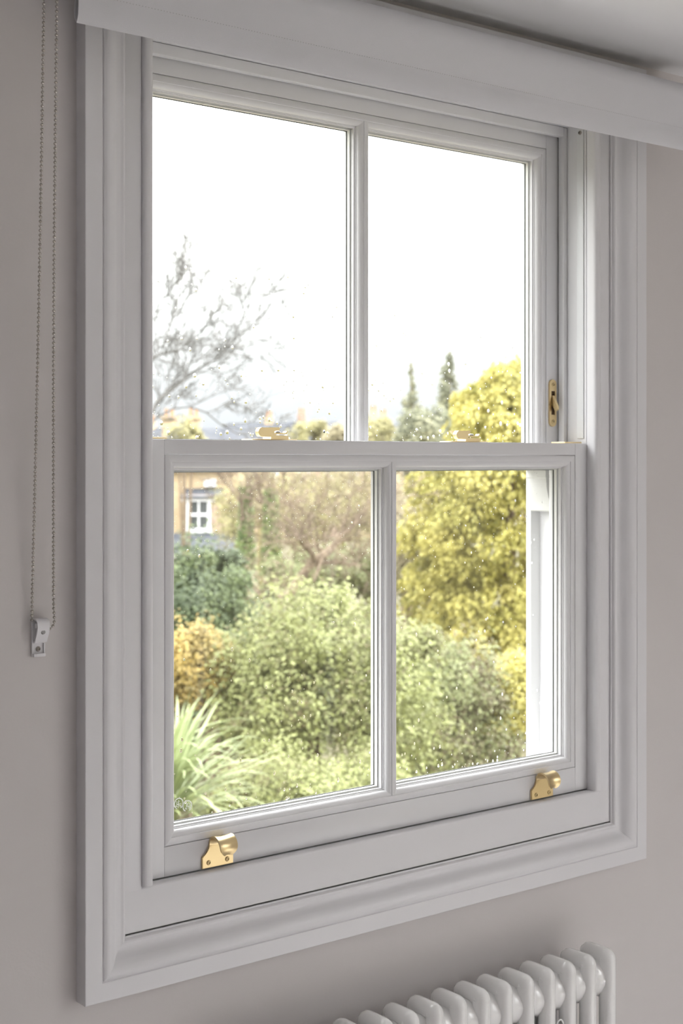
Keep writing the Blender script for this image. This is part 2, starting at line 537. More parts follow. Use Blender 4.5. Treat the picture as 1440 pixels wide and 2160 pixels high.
def make_sash(name, yf, z0, z1, zb, zt, label, horn=False):
    """zb, zt: outer edge of the glazing moulding at bottom and top"""
    s = empty(name, (C, yf+.022, z0), label, 'window sash')
    HW, MO, TH = .413, .3825, .045
    gap = .0006
    for sd in (-1, 1):
        xa, xb = sorted((C+sd*HW, C+sd*(MO+gap)))
        st = box('stile', xa, xb, yf, yf+TH, z0, z1, M['sash'], s, .0008)
        if horn:                                 # moulded horn below the meeting rail
            bm = bmesh.new()
            o = [(.4128, z0-.0002), (.3815, z0-.0002), (.3815, z0-.012), (.3830, z0-.014), (.3830, z0-.020)]
            for k in range(9):
                t = k/8
                o.append((.3835 + .009*(t*t*(3-2*t)), z0-.022-.044*t))
            o += [(.3940, z0-.068), (.4128, z0-.068)]
            prism(bm, [(C+sd*u, v) for u, v in o], 'y', yf+.0004, yf+TH-.0004)
            bm_obj('sash_horn', bm, M['render'], s, 30)
    box('top_rail', C-MO-gap, C+MO+gap, yf+.0002, yf+TH, zt+gap, z1, M['sash'], s, .0006)
    box('bottom_rail', C-MO-gap, C+MO+gap, yf+.0002, yf+TH, z0, zb-gap, M['sash'], s, .0006)
    prof = [(d, yf+t) for d, t in OV] + [(.0205, yf+.0346), (.013, yf+TH-.001), (0, yf+TH-.001)]
    for sd in ('left', 'right', 'bottom', 'top'):
        frame_side('glazing_bead', sd, C-MO, C+MO, zb, zt, prof, M['sash'], s, 28)
    # glazing bar: the same moulding mirrored about the centre
    half = [(.0024 + (d-.0098), t) for d, t in OV if d >= .0097]
    half = [(0.0021, .0002)] + half + [(.0131, .0346), (.006, TH-.001)]
    prof = [(C-u, yf+t) for u, t in half] + [(C+u, yf+t) for u, t in half[::-1]]
    bm = bmesh.new()
    prism(bm, prof, 'z', zb+.0100, zt-.0100)
    bm_obj('glazing_bar', bm, M['sash'], s, 28)
    gz0, gz1 = zb+.0205, zt-.0205
    for i, (xa, xb) in enumerate(((C-MO+.0205, C-.0131), (C+.0131, C+MO-.0205))):
        g = empty('glazing_unit', (.5*(xa+xb), yf+.022, gz0), parent=s)
        box('glass_pane', xa+.0001, xb-.0001, yf+GL1+.0003, yf+GL1+.0040, gz0, gz1, M['glass'], g)
        box('glass_pane', xa+.0001, xb-.0001, yf+GL2-.0040, yf+GL2-.0003, gz0, gz1, M['glass'], g)
        for nm, m, d, ya, yb in (('spacer_bar', M['spacer'], .0022, GL1+.0041, GL2-.0062), ('seal_strip', M['rubber'], .0030, GL2-.0060, GL2-.0041)):
            bm = bmesh.new()
            bm_box(bm, xa, xa+d, yf+ya, yf+yb, gz0, gz1); bm_box(bm, xb-d, xb, yf+ya, yf+yb, gz0, gz1)
            bm_box(bm, xa+d, xb-d, yf+ya, yf+yb, gz0, gz0+d); bm_box(bm, xa+d, xb-d, yf+ya, yf+yb, gz1-d, gz1)
            bm_obj(nm, bm, m, g)
        yo = yf+GL2-.0002
        if horn:
            raindrops('raindrops', g, xa+.005, xb-.004, gz0+.004, gz0+.24, yo, 210, .0007, .0030, 1.6, M['water'], 5+i)
        else:
            raindrops('raindrops', g, xa+.005, xb-.004, gz0+.004, gz1-.05, yo, 230, .0005, .0022, 1.8, M['water'], 15+i)
            raindrops('drizzle_specks', g, xa+.003, xb-.003, gz1-.004, gz1-.13, yo, 420, .0003, .0007, 1.5, M['water'], 25+i)
    return s

lower = make_sash('lower_sash', .014, .9692, 1.5265, 1.0078, 1.5070,
                  'white lower sash with two panes, in front, carrying two brass hook lifts')
upper = make_sash('upper_sash', .077, 1.4830, 2.0420, 1.5050, 2.0086,
                  'white upper sash with two panes of sky and treetops, set behind the lower one', horn=True)

# ------------------------------------------------------------------ brass hook lifts on the lower sash
def sash_lift(cx, label):
    g = empty('sash_lift', (cx, .014, .9690), parent=lower)
    g['label'] = label
    z0, yf = .9705, .0137
    L = [(-.0240, 0), (-.0240, .0140), (-.0232, .0152), (-.0208, .0166), (-.0178, .0186), (-.0154, .0214), (-.0138, .0250), (-.0128, .0290)]
    outline = [(cx+x, z0+z) for x, z in L] + [(cx-x, z0+z) for x, z in L[::-1]]
    bm = bmesh.new()
    prism(bm, outline, 'y', yf-.0032, yf)
    bmesh.ops.bevel(bm, geom=[e for e in bm.edges if all(abs(v.co.y-(yf-.0032)) < 1e-6 for v in e.verts)], offset=.0005, segments=2, affect='EDGES')
    bm_obj('plate', bm, M['brass'], g, 30)
    # finger hook: strip curling up, towards the room and down again
    bm = bmesh.new()
    rad, th, n = .0138, .0026, 26
    cy, cz = yf-.0004-rad, z0+.0275
    rows = []
    for i in range(n+1):
        t = i/n
        a = -R(6) + t*R(222)
        w = .0126 + .0010*math.sin(t*math.pi)
        if t > .78:
            w *= math.sqrt(max(.16, 1-((t-.78)/.22)**2*.85))
        row = []
        for rr in (rad, rad-th):
            fl = .0018*math.sin(min(1, t*1.6)*math.pi/2)      # edges flare outwards
            row.append([bm.verts.new((cx+w*k/4, cy+(rr+fl*(k/4)**2)*math.cos(a), cz+(rr+fl*(k/4)**2)*math.sin(a))) for k in range(-4, 5)])
        rows.append(row)
    for i in range(n):
        for k in range(8):
            bm.faces.new((rows[i][0][k], rows[i][0][k+1], rows[i+1][0][k+1], rows[i+1][0][k]))
            bm.faces.new((rows[i][1][k+1], rows[i][1][k], rows[i+1][1][k], rows[i+1][1][k+1]))
        for e in (0, 8):
            bm.faces.new((rows[i][0][e], rows[i+1][0][e], rows[i+1][1][e], rows[i][1][e]))
    for i in (0, n):
        for k in range(8):
            bm.faces.new((rows[i][0][k], rows[i][0][k+1], rows[i][1][k+1], rows[i][1][k]))
    bm_obj('finger_hook', bm, M['brass'], g, 40)
    for sx in (-.0145, .0145):
        screw('lift_screw', (cx+sx, yf-.0033, z0+.0068), (0, -1, 0), .0033, M['brass_screw'], g)
sash_lift(C-.3040, 'brass hook lift near the palm-like plant side of the rail')
sash_lift(C+.3040, 'brass hook lift near the radiator end of the rail')

# ------------------------------------------------------------------ brass fasteners on the meeting rail
def fastener(cx):
    g = empty('sash_fastener', (cx, .037, 1.5265), parent=lower)
    z = 1.5267
    box('base_plate', cx-.036, cx+.039, .024, .050, z, z+.0014, M['brass'], g, .0005)
    bm = bmesh.new()
    prism(bm, [(cx-.0035, z+.0014), (cx+.0270, z+.0014), (cx+.0255, z+.0064), (cx-.0025, z+.0068)], 'y', .027, .046)
    bm_obj('pivot_block', bm, M['brass'], g, 0)
    o = []                                       # lever with a rounded paddle, seen edge-on
    for k in range(9):
        a = R(100) + R(150)*k/8
        o.append((cx-.0215 + .0062*math.cos(a), z+.0108 + .0064*math.sin(a)))
    o += [(cx-.0055, z+.0044), (cx-.0030, z+.0078), (cx+.0190, z+.0082), (cx+.0215, z+.0122), (cx+.0198, z+.0126), (cx+.0175, z+.0100), (cx-.0020, z+.0098), (cx-.0062, z+.0158)]
    bm = bmesh.new()
    prism(bm, o, 'y', .0215, .0290)
    bm_obj('lever', bm, M['brass'], g, 35)
    bm = bmesh.new()
    lathe(bm, [(.0046, 0), (.0044, .0014), (.0032, .0026), (0, .0032)], (cx+.0085, .0285, z+.0098), (0, 0, 1), 16)
    bm_obj('pivot_dome', bm, M['steel'], g, 50)
    bm = bmesh.new()
    prism(bm, [(cx-.0020, z+.0176), (cx+.0290, z+.0182), (cx+.0270, z+.0118), (cx+.0190, z+.0104), (cx+.0070, z+.0104)], 'y', .050, .066)
    prism(bm, [(cx+.010, z+.0014), (cx+.024, z+.0014), (cx+.024, z+.0120), (cx+.010, z+.0120)], 'y', .053, .064)
    bm_obj('keep', bm, M['brass'], g, 30)
fastener(C-.204)
fastener(C+.158)
for sd in (-1, 1):
    xa, xb = sorted((C+sd*.372, C+sd*.4115))
    box('corner_plate', xa, xb, .026, .056, 1.5267, 1.5290, M['brass'], lower, .0004)

# ------------------------------------------------------------------ restrictor on the upper sash
def restrictor(cx, z0, z1):
    g = empty('sash_stop', (cx, .077, z0), parent=upper)
    g['label'] = 'oval brass stop plate with a tilted catch'
    yf = .0768
    w = .0080
    o = [(cx+w*math.cos(a), z1-w+w*math.sin(a)) for a in [math.pi*k/10 for k in range(11)]]
    o += [(cx+w*math.cos(a), z0+w+w*math.sin(a)) for a in [math.pi+math.pi*k/10 for k in range(11)]]
    # ring-shaped face plate: outline bridged to the slot so that the slot is a real recess
    sw, sz0, sz1 = .0040, z0+.0195, z1-.0190
    bm = bmesh.new()
    prism(bm, o, 'y', yf-.0008, yf)
    prism(bm, [(u, v) for u, v in o if v >= sz1] + [(cx-w, sz1), (cx+w, sz1)], 'y', yf-.0030, yf-.0007)
    prism(bm, [(cx+w, sz0), (cx-w, sz0)] + [(u, v) for u, v in o[11:]], 'y', yf-.0030, yf-.0007)
    for sd in (-1, 1):
        prism(bm, [(cx+sd*w, sz0), (cx+sd*sw, sz0), (cx+sd*sw, sz1), (cx+sd*w, sz1)], 'y', yf-.0030, yf-.0007)
    bm_obj('face_plate', bm, M['brass'], g, 20)
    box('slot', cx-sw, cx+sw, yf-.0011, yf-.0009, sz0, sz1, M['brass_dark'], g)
    bm = bmesh.new()
    zc = sz0+.008
    prism(bm, [(yf-.0012, zc+.022), (yf-.0030, zc+.024), (yf-.0130, zc+.006), (yf-.0135, zc+.000), (yf-.0095, zc-.002), (yf-.0070, zc+.003), (yf-.0012, zc+.010)], 'x', cx-.0033, cx+.0033)
    bmesh.ops.bevel(bm, geom=list(bm.edges), offset=.0006, segments=2, affect='EDGES')
    bm_obj('catch', bm, M['brass'], g, 40)
    for z in (z0+.0085, z1-.0085):
        screw('stop_screw', (cx, yf-.0031, z), (0, -1, 0), .0032, M['brass_screw'], g)
restrictor(C+.3955, 1.5545, 1.6318)

# ------------------------------------------------------------------ etched stamps on the lower left pane
unit = [o for o in lower.children if o.name.startswith('glazing_unit')][0]
bm = bmesh.new()
gy = .014+GL1+.0001
rs = random.Random(3)
for cx_, cz_ in ((C-.3525, 1.0555), (C-.3395, 1.0505)):
    pts = []
    for k in range(25):
        a = R(-62) + R(304)*k/24
        pts.append((cx_+.0066*math.cos(a), gy, cz_+.0068*math.sin(a)))
    tube(bm, pts, .0007, 4)
    for k in range(16):
        a, rr = rs.uniform(0, 6.28), .0046*math.sqrt(rs.random())
        x, z = cx_+rr*math.cos(a), cz_+rr*math.sin(a)
        b = rs.uniform(0, 6.28); l = rs.uniform(.0006, .0013)
        tube(bm, [(x-l*math.cos(b), gy, z-l*math.sin(b)), (x+l*math.cos(b), gy, z+l*math.sin(b))], .00042, 4)
o = bm_obj('glass_stamp', bm, M['etch'], unit, 0)
o['label'] = 'pair of round white etched stamps in the pane corner'

# ================================================================== ROLLER BLIND
blind = empty('roller_blind', (C, -.062, 2.077), 'white fabric roller blind rolled up above the window with its bead chain', 'roller blind')
BX0, BX1, RR = .7835, 1.911, .0342
RC = (-.0612, 2.0790)
bm = bmesh.new()
lathe(bm, [(.022, 0), (RR, 0), (RR, BX1-BX0), (.022, BX1-BX0)], (BX0, RC[0], RC[1]), (1, 0, 0), 64)
bm_obj('fabric_roll', bm, M['fabric'], blind, 30)
bm = bmesh.new()
lathe(bm, [(.0, -.004), (.0215, -.004), (.0215, BX1-BX0+.004), (0, BX1-BX0+.004)], (BX0, RC[0], RC[1]), (1, 0, 0), 32)
bm_obj('roller_tube', bm, M['steel'], blind, 30)
# hanging end of the fabric with a lens-shaped hem pocket
YF = RC[0]-RR-.0006
front = [(YF+.0004, RC[1]+.004), (YF, RC[1]), (YF-.0002, 2.060), (YF-.0003, 2.046), (YF, 2.036), (YF+.0002, 2.030), (YF-.0012, 2.022), (YF-.0018, 2.014), (YF-.0010, 2.006), (YF+.0012, 2.0000), (YF+.0034, 1.9962)]
back = [(YF+.0058, 1.9985), (YF+.0085, 2.004), (YF+.0095, 2.012), (YF+.0080, 2.020), (YF+.0040, 2.027), (YF+.0012, 2.0305)]
def sheet(path, th):
    out, inn = [], []
    for i, (y, z) in enumerate(path):
        a = Vector(path[max(i-1, 0)]); b = Vector(path[min(i+1, len(path)-1)])
        d = (b-a).normalized()
        out.append((y, z)); inn.append((y+(-d.y)*th, z+d.x*th))
    return out + inn[::-1]
bm = bmesh.new()
prism(bm, sheet(front+back, .0007), 'x', BX0, BX1)
bm_obj('hem_fabric', bm, M['fabric'], blind, 40)
box('bottom_bar', BX0+.012, BX1-.012, YF+.0022, YF+.0056, 2.0045, 2.0240, M['hem_in'], blind, .001)
bm = bmesh.new()
x = BX0+.004
while x < BX1:
    bm_box(bm, x, x+.0012, YF-.0004, YF+.0002, 2.0305, 2.0309)
    x += .0042
tag(bm_obj('stitching', bm, M['stitch'], blind), kind='stuff')
for xa, xb in ((BX0-.0135, BX0-.0045), (BX1+.0045, BX1+.0135)):
    bm = bmesh.new()
    prism(bm, [(-.0005, 2.045), (-.0005, 2.112), (-.075, 2.112), (-.092, 2.095), (-.092, 2.062), (-.075, 2.045)], 'x', xa, xb)
    bm_obj('bracket', bm, M['plastic'], blind, 0)

# bead chain
def chain_path():
    cx_ = BX0-.0178
    a = Vector((cx_, -.0490, 2.075)); b = Vector((cx_, -.0810, 2.075))
    pts = [Vector((.7715, -.0052, 1.3115)), Vector((.7713, -.0060, 1.318)), Vector((.7708, -.0075, 1.335))]
    for k in range(1, 25):
        t = k/24
        p = Vector((.7708, -.0075, 1.335)).lerp(a, t)
        p.x += .0012*math.sin(t*math.pi)
        pts.append(p)
    for k in range(1, 12):
        an = math.pi*k/12
        pts.append(Vector((cx_, -.065+.016*math.cos(an), 2.075+.016*math.sin(an))))
    bot = Vector((.7940, -.0165, 1.325))
    for k in range(0, 25):
        t = k/24
        p = b.lerp(bot, t)
        p.x -= .0020*math.sin(t*math.pi)
        pts.append(p)
    pts += [Vector((.7950, -.0160, 1.316)), Vector((.7954, -.0158, 1.310)), Vector((.7948, -.0152, 1.3055)), Vector((.7930, -.0140, 1.3020)), Vector((.7906, -.0122, 1.3000)), Vector((.7880, -.0100, 1.2995)), Vector((.7850, -.0080, 1.3000))]
    return pts
cp = chain_path()
seg = [0.0]
for p, q in zip(cp, cp[1:]): seg.append(seg[-1]+(q-p).length)
ico = bmesh.new(); bmesh.ops.create_icosphere(ico, subdivisions=2, radius=.00195)
iv = np.array([v.co[:] for v in ico.verts]); fi = [tuple(v.index for v in f.verts) for f in ico.faces]; ico.free()
vs, fs, s_, j = [], [], 0.0, 0
base = origin(blind)
while s_ < seg[-1]:
    while seg[j+1] < s_: j += 1
    t = (s_-seg[j])/(seg[j+1]-seg[j])
    p = cp[j].lerp(cp[j+1], t) - base
    b = len(vs)
    vs.extend((iv+np.array(p[:])).tolist())
    fs.extend([tuple(b+i for i in f) for f in fi])
    s_ += .0053
me = bpy.data.meshes.new('bead_chain')
me.from_pydata(vs, [], fs); me.materials.append(M['steel']); me.shade_smooth()
ch = link('bead_chain', me, blind, base)
tag(ch, 'two strands of nickel ball chain beside the window', kind='stuff')
bm = bmesh.new()
tube(bm, cp, .00045, 5)
bm_obj('chain_wire', bm, M['steel'], blind, 40)

# ================================================================== CHAIN HOLDER ON THE WALL
hold = empty('chain_holder', (.7808, 0, 1.268), 'small white plastic chain holder screwed to the wall under the bead chain', 'chain holder')
HX0, HX1 = .7728, .7888
bm = bmesh.new()
bm_box(bm, HX0, HX1, -.0030, -.0003, 1.2675, 1.3100, .0006)
bm_box(bm, HX0+.0008, HX1, -.0072, -.0028, 1.2675, 1.2712, .0006)
bm_box(bm, HX1-.0016, HX1, -.0052, -.0028, 1.2712, 1.2830, .0004)
bm_obj('back_plate', bm, M['plastic'], hold, 40)
bm = bmesh.new()
path = [(-.0040, 1.2838), (-.0075, 1.2842), (-.0092, 1.2862), (-.0100, 1.2890), (-.0128, 1.2935), (-.0150, 1.2990), (-.0158, 1.3040), (-.0150, 1.3090), (-.0125, 1.3118), (-.0080, 1.3128), (-.0030, 1.3125)]
prism(bm, sheet(path, -.0017), 'x', HX0+.0012, HX1+.0008)
bm_obj('hood', bm, M['plastic'], hold, 40)
bm = bmesh.new()
lathe(bm, [(0, .0003), (.0024, .0003), (.0026, 0), (.0026, -.002), (0, -.002)], (HX0+.0088, -.0152, 1.2975), (0, -1, .30), 18)
bm_obj('pulley_pin', bm, M['grey_pin'], hold, 40)
bm = bmesh.new()
lathe(bm, [(0, .0060), (.0030, .0060), (.0030, -.0060), (0, -.0060)], (HX0+.008, -.0095, 1.3045), (1, 0, 0), 18)
bm_obj('pulley', bm, M['plastic'], hold, 40)
bm = bmesh.new()
lathe(bm, [(0, .0016), (.0005, .0016), (.0007, .0006), (.0011, .0006), (.0014, .0024), (.0024, .0019), (.0032, .0006), (.0033, -.0006), (0, -.0006)], (HX0+.0078, -.0032, 1.2765), (0, -1, 0), 16)
bm_obj('holder_screw', bm, M['steel'], hold, 35)

# ================================================================== COLUMN RADIATOR
rad = empty('column_radiator', (C, -.068, .12), 'white two-column radiator on the wall below the window', 'radiator')
PITCH, NSEC, XR = .0445, 16, 1.6905
TB, YB_, YF_, ZT, ZB = .0130, -.0490, -.0885, .7400, .155
def section_mesh():
    bm = bmesh.new()
    cr = .0035
    pts = []
    for (yc, zc, a0) in ((YF_+cr, ZT-cr, 180), (YB_-cr, ZT-cr, 90), (YB_-cr, ZB+cr, 0), (YF_+cr, ZB+cr, -90)):
        for k in range(7):
            a = R(a0 - 90*k/6)
            pts.append((0, yc+cr*math.cos(a), zc+cr*math.sin(a)))
    # Y decreases towards the room: mirror the order so that the loop runs front column, top, back column, bottom
    tube(bm, pts, TB, 14, closed=True)
    me = bpy.data.meshes.new('section')
    bmesh.ops.recalc_face_normals(bm, faces=bm.faces)
    bm.to_mesh(me); bm.free()
    me.materials.append(M['enamel']); me.shade_smooth()
    return me
def hub_mesh():
    bm = bmesh.new()
    for zc in (ZT-.0330,):
        t = bmesh.new()
        lathe(t, [(0, -.0224), (.016, -.0224), (.0205, -.0205), (.0225, -.015), (.0205, -.009), (.0200, 0), (.0205, .009), (.0225, .015), (.0205, .0205), (.016, .0224), (0, .0224)], (0, 0, 0), (1, 0, 0), 24)
        bmesh.ops.scale(t, vec=(1, 1.22, 1.36), verts=t.verts)
        bm_join(bm, t, Matrix.Translation((0, .5*(YB_+YF_), zc)))
    me = bpy.data.meshes.new('hub')
    bmesh.ops.recalc_face_normals(bm, faces=bm.faces)
    bm.to_mesh(me); bm.free()
    me.materials.append(M['enamel']); me.shade_smooth()
    return me
sec_me, hub_me = section_mesh(), hub_mesh()
rb = origin(rad)
for i in range(NSEC):
    o = bpy.data.objects.new('section', sec_me); COL.objects.link(o); o.parent = rad
    o.location = Vector((XR-PITCH*i, 0, 0)) - rb
    if i < NSEC-1:
        h = bpy.data.objects.new('hub', hub_me); COL.objects.link(h); h.parent = o
        h.location = (-PITCH/2, 0, 0)
        h = bpy.data.objects.new('hub', hub_me); COL.objects.link(h); h.parent = o
        h.location = (-PITCH/2, 0, ZB+.033-(ZT-.033))
bm = bmesh.new()
lathe(bm, [(0, .0105), (.006, .0105), (.009, .009), (.0115, .004), (.0165, .002), (.0175, -.012), (0, -.012)], (XR+.0130, .5*(YB_+YF_), ZT-.040), (1, 0, 0), 20)
bm_obj('end_plug', bm, M['enamel'], rad, 40)
for i in (2, 12):                                # wall brackets hooked between sections
    xb = XR-PITCH*(i+.5)
    bm = bmesh.new()
    bm_box(bm, xb-.010, xb+.010, -.0040, -.0005, ZT-.14, ZT-.035, .001)
    bm_box(bm, xb-.010, xb-.007, -.062, -.0038, ZT-.105, ZT-.072, .001)
    pts = []
    for k in range(20):
        a = 2*math.pi*k/20
        pts.append((xb+.004*math.cos(a)*2.0, -.094, ZT-.083+.0155*math.sin(a)))
    tube(bm, pts, .0014, 6, closed=True)
    tube(bm, [(xb, -.092, ZT-.0965), (xb, -.004, ZT-.0965)], .002, 6)
    bm_obj('wall_bracket', bm, M['enamel'], rad, 40)

# ================================================================== GARDEN
GROUND = -2.7
def at(px, py, Y):
    """a point of the place seen at a photo pixel, at depth Y beyond the wall"""
    a = YAW + math.atan((px-720)/F_PX); d = CAM_D+Y
    z = d/math.cos(a)*math.cos(a-YAW)
    return Vector((d*math.tan(a), Y, CAM_Z+(970-py)/F_PX*z))
def m_per_px(px, Y):
    a = YAW + math.atan((px-720)/F_PX)
    return (CAM_D+Y)/math.cos(a)*math.cos(a-YAW)/F_PX

structure(box('ground', -60, 160, -60, 160, GROUND-.3, GROUND, M['soil']))

def leaves(name, c, l, w, up, m, parent, rnd=None):
    """diamond leaves: c (N,3) centres, l,w (N,) length and width, up (N,3) preferred facing"""
    n = len(c)
    nrm = up + rng.normal(0, .55, (n, 3))
    nrm /= np.linalg.norm(nrm, axis=1)[:, None]
    u = rng.normal(0, 1, (n, 3)); u -= (u*nrm).sum(1)[:, None]*nrm
    u /= np.linalg.norm(u, axis=1)[:, None]
    return leaves_uv(name, c, u*l[:, None], np.cross(nrm, u)*w[:, None], m, parent, rnd)

def leaves_uv(name, c, u, v, m, parent, rnd=None):
    n = len(c)
    if rnd is None: rnd = rng.random(n)
    base = np.array(origin(parent)[:])
    V = np.empty((n, 4, 3), dtype=np.float32)
    V[:, 0] = c-u*.5; V[:, 1] = c+v*.5-u*.05; V[:, 2] = c+u*.5; V[:, 3] = c-v*.5-u*.05
    V -= base
    me = bpy.data.meshes.new(name)
    me.vertices.add(n*4); me.loops.add(n*4); me.polygons.add(n)
    me.vertices.foreach_set('co', V.ravel())
    me.loops.foreach_set('vertex_index', np.arange(n*4, dtype=np.int32))
    me.polygons.foreach_set('loop_start', np.arange(0, n*4, 4, dtype=np.int32))
    me.polygons.foreach_set('loop_total', np.full(n, 4, dtype=np.int32))
    at_ = me.attributes.new('rnd', 'FLOAT', 'POINT')
    at_.data.foreach_set('value', np.repeat(rnd, 4).astype(np.float32))
    me.update(calc_edges=True)
    me.materials.append(m)
    o = link(name, me, parent, Vector(base))
    return tag(o, kind='stuff')

def branch_tree(bm, start, direction, length, radius, depth, spread=.55, kids=3, gravity=0.0, wig=.25, minr=.004, sides=5, rs=random):
    p = Vector(start); d = Vector(direction).normalized()
    n = 5
    pts, rr = [p.copy()], [radius]
    for i in range(n):
        d = (d + Vector((rs.gauss(0, wig), rs.gauss(0, wig), rs.gauss(0, wig)-gravity))*.4).normalized()
        p = p + d*length/n
        pts.append(p.copy()); rr.append(max(minr, radius*(1-.5*(i+1)/n)))
    tube(bm, pts, rr, sides, caps=False)
    if depth <= 0: return
    for k in range(kids):
        i = rs.randint(2, n)
        q = pts[i]
        nd = (d + Vector((rs.gauss(0, spread), rs.gauss(0, spread), rs.gauss(0, spread)))).normalized()
        branch_tree(bm, q, nd, length*rs.uniform(.55, .8), max(minr, rr[i]*.68), depth-1, spread, kids, gravity, wig, minr, max(3, sides-1), rs)

def blob_points(center, radii, n, lumps, lump_r, inner=.55, flat_bottom=True):
    """leaf positions over a lumpy crown"""
    k = lumps
    d = rng.normal(0, 1, (k, 3)); d /= (np.abs(d)**2.8).sum(1)[:, None]**(1/2.8)
    if flat_bottom: d[:, 2] = np.where(d[:, 2] < -.5, -d[:, 2], d[:, 2])
    cc = d*np.array(radii)*rng.uniform(.45, .98, (k, 1))
    lr = lump_r*rng.uniform(.35, 1.35, k)
    idx = rng.integers(0, k, n)
    e = rng.normal(0, 1, (n, 3)); e /= np.linalg.norm(e, axis=1)[:, None]
    st = rng.normal(0, .35, (k, 3)); st[:, 2] += .25         # each lump drawn out along its own shoot
    f = rng.uniform(inner, 1.12, (n, 1)) + .55*rng.random((n, 1))**6
    pos = cc[idx] + e*lr[idx][:, None]*f + st[idx]*lr[idx][:, None]*rng.uniform(-1, 1.4, (n, 1))
    nr = pos/np.array(radii); nr /= np.linalg.norm(nr, axis=1)[:, None]+1e-9
    up = .6*e + .5*nr + np.array([-.15, -.25, .45])
    return pos+np.array(center), up, idx

def shrub(name, label, cat, px, py, Y, rpx, n, leaf, m, lumps=70, lump=.30, group=None, depth_ratio=.8, trunk=True, wl=.55):
    """rpx: half width and half height in metres"""
    c = at(px, py, Y)
    root = empty(name, (c.x, c.y, GROUND), label, cat, group)
    rx, rz = rpx
    pos, up, idx = blob_points((c.x, c.y, c.z), (rx, rx*depth_ratio, rz), n, lumps, lump)
    keep = pos[:, 2] > GROUND+.02
    pos, up, idx = pos[keep], up[keep], idx[keep]
    L = leaf*rng.uniform(.6, 1.25, len(pos))
    tone = rng.random(lumps)
    rnd = np.clip(.42*rng.random(len(pos)) + .58*tone[idx], 0, 1)
    leaves('foliage', pos, L, L*wl, up, m, root, rnd)
    if trunk:
        bm = bmesh.new()
        for k in range(5):
            a = 2*math.pi*k/5
            p0 = Vector((c.x+.06*math.cos(a), c.y+.06*math.sin(a), GROUND+.0))
            p2 = Vector((c.x+rx*.55*math.cos(a), c.y+rx*.45*math.sin(a), c.z+rz*.45))
            p1 = p0.lerp(p2, .5)+Vector((0, 0, .15*rz))
            tube(bm, [p0, p1, p2], [.05, .035, .012], 6)
        bm_obj('stems', bm, M['bark'], root, 40)
    return root, c

L_LIGHT = leaf_mat('light_green_leaves', [(0, (.20, .15, .07)), (1, (.52, .56, .24)), (.28, (.24, .25, .09)), (.6, (.37, .40, .14))])
L_DARK = leaf_mat('dark_green_leaves', [(0, (.06, .09, .04)), (1, (.36, .41, .17)), (.45, (.12, .16, .07)), (.8, (.22, .28, .11))])
L_ORANGE = leaf_mat('amber_leaves', [(0, (.22, .18, .06)), (1, (.78, .56, .17)), (.5, (.48, .36, .11))])
L_PALE = leaf_mat('pale_green_leaves', [(0, (.24, .17, .11)), (1, (.50, .54, .27)), (.3, (.26, .24, .12)), (.6, (.34, .38, .16))])
L_GOLD = leaf_mat('golden_conifer_sprays', [(0, (.28, .28, .07)), (1, (.97, .87, .33)), (.4, (.62, .56, .15)), (.75, (.84, .75, .24))], .3)
L_CONIF = leaf_mat('grey_green_needles', [(0, (.20, .21, .13)), (1, (.50, .47, .28)), (.5, (.33, .34, .21))])
L_OLIVE = leaf_mat('mossy_yellow_buds', [(0, (.32, .28, .13)), (1, (.74, .68, .34)), (.5, (.54, .50, .23))])
L_IVY = leaf_mat('bright_ivy_leaves', [(0, (.14, .20, .06)), (1, (.42, .53, .18)), (.5, (.26, .35, .11))])
L_TAN = leaf_mat('tan_twig_leaves', [(0, (.34, .28, .17)), (1, (.74, .66, .42)), (.5, (.54, .47, .28))])
L_STRAP = mat('pale_strap_leaf', (.26, .30, .145), .45, var=.25, var_scale=3, translucent=.25)

# palm-like plant with strap leaves, nearest to the window
pc = at(346, 1722, 5.6)
palm = empty('cabbage_palm', (pc.x, pc.y, GROUND), 'palm-like plant with pale arching strap leaves low in the left pane', 'palm')
bm = bmesh.new()
tube(bm, [(pc.x, pc.y, GROUND), (pc.x+.03, pc.y, (GROUND+pc.z)/2), (pc.x, pc.y, pc.z+.02)], [.09, .075, .06], 10)
bm_obj('trunk', bm, M['bark'], palm, 40)
strap_meshes = []
for v in range(6):
    bend = (.25, .5, .8, 1.1, 1.5, 1.9)[v]
    n, Lh, W = 9, .72, .024
    vs, fs = [], []
    x = z = 0.0
    for i in range(n+1):
        t = i/n
        w = W*(.55+.9*t)*(1-t**3)+.001 if t < 1 else .0008
        vs += [(x, -w/2, z+w*.18), (x, 0, z), (x, w/2, z+w*.18)]
        a = R(78) - bend*t*t
        x += Lh/n*math.cos(a); z += Lh/n*math.sin(a)
    for i in range(n):
        b = 3*i
        fs += [(b, b+1, b+4, b+3), (b+1, b+2, b+5, b+4)]
    me = bpy.data.meshes.new('strap_leaf')
    me.from_pydata(vs, [], fs); me.materials.append(L_STRAP); me.shade_smooth()
    strap_meshes.append(me)
rs = random.Random(11)
for i in range(290):
    o = bpy.data.objects.new('strap_leaf', strap_meshes[rs.randrange(6)])
    COL.objects.link(o); o.parent = palm
    o.location = (rs.gauss(0, .03), rs.gauss(0, .03), pc.z-GROUND+rs.uniform(-.10, .05))
    o.rotation_euler = (rs.gauss(0, .15), rs.uniform(-.15, .95), rs.uniform(0, 2*math.pi))
    s = rs.uniform(.75, 1.15)
    o.scale = (s, s, s)

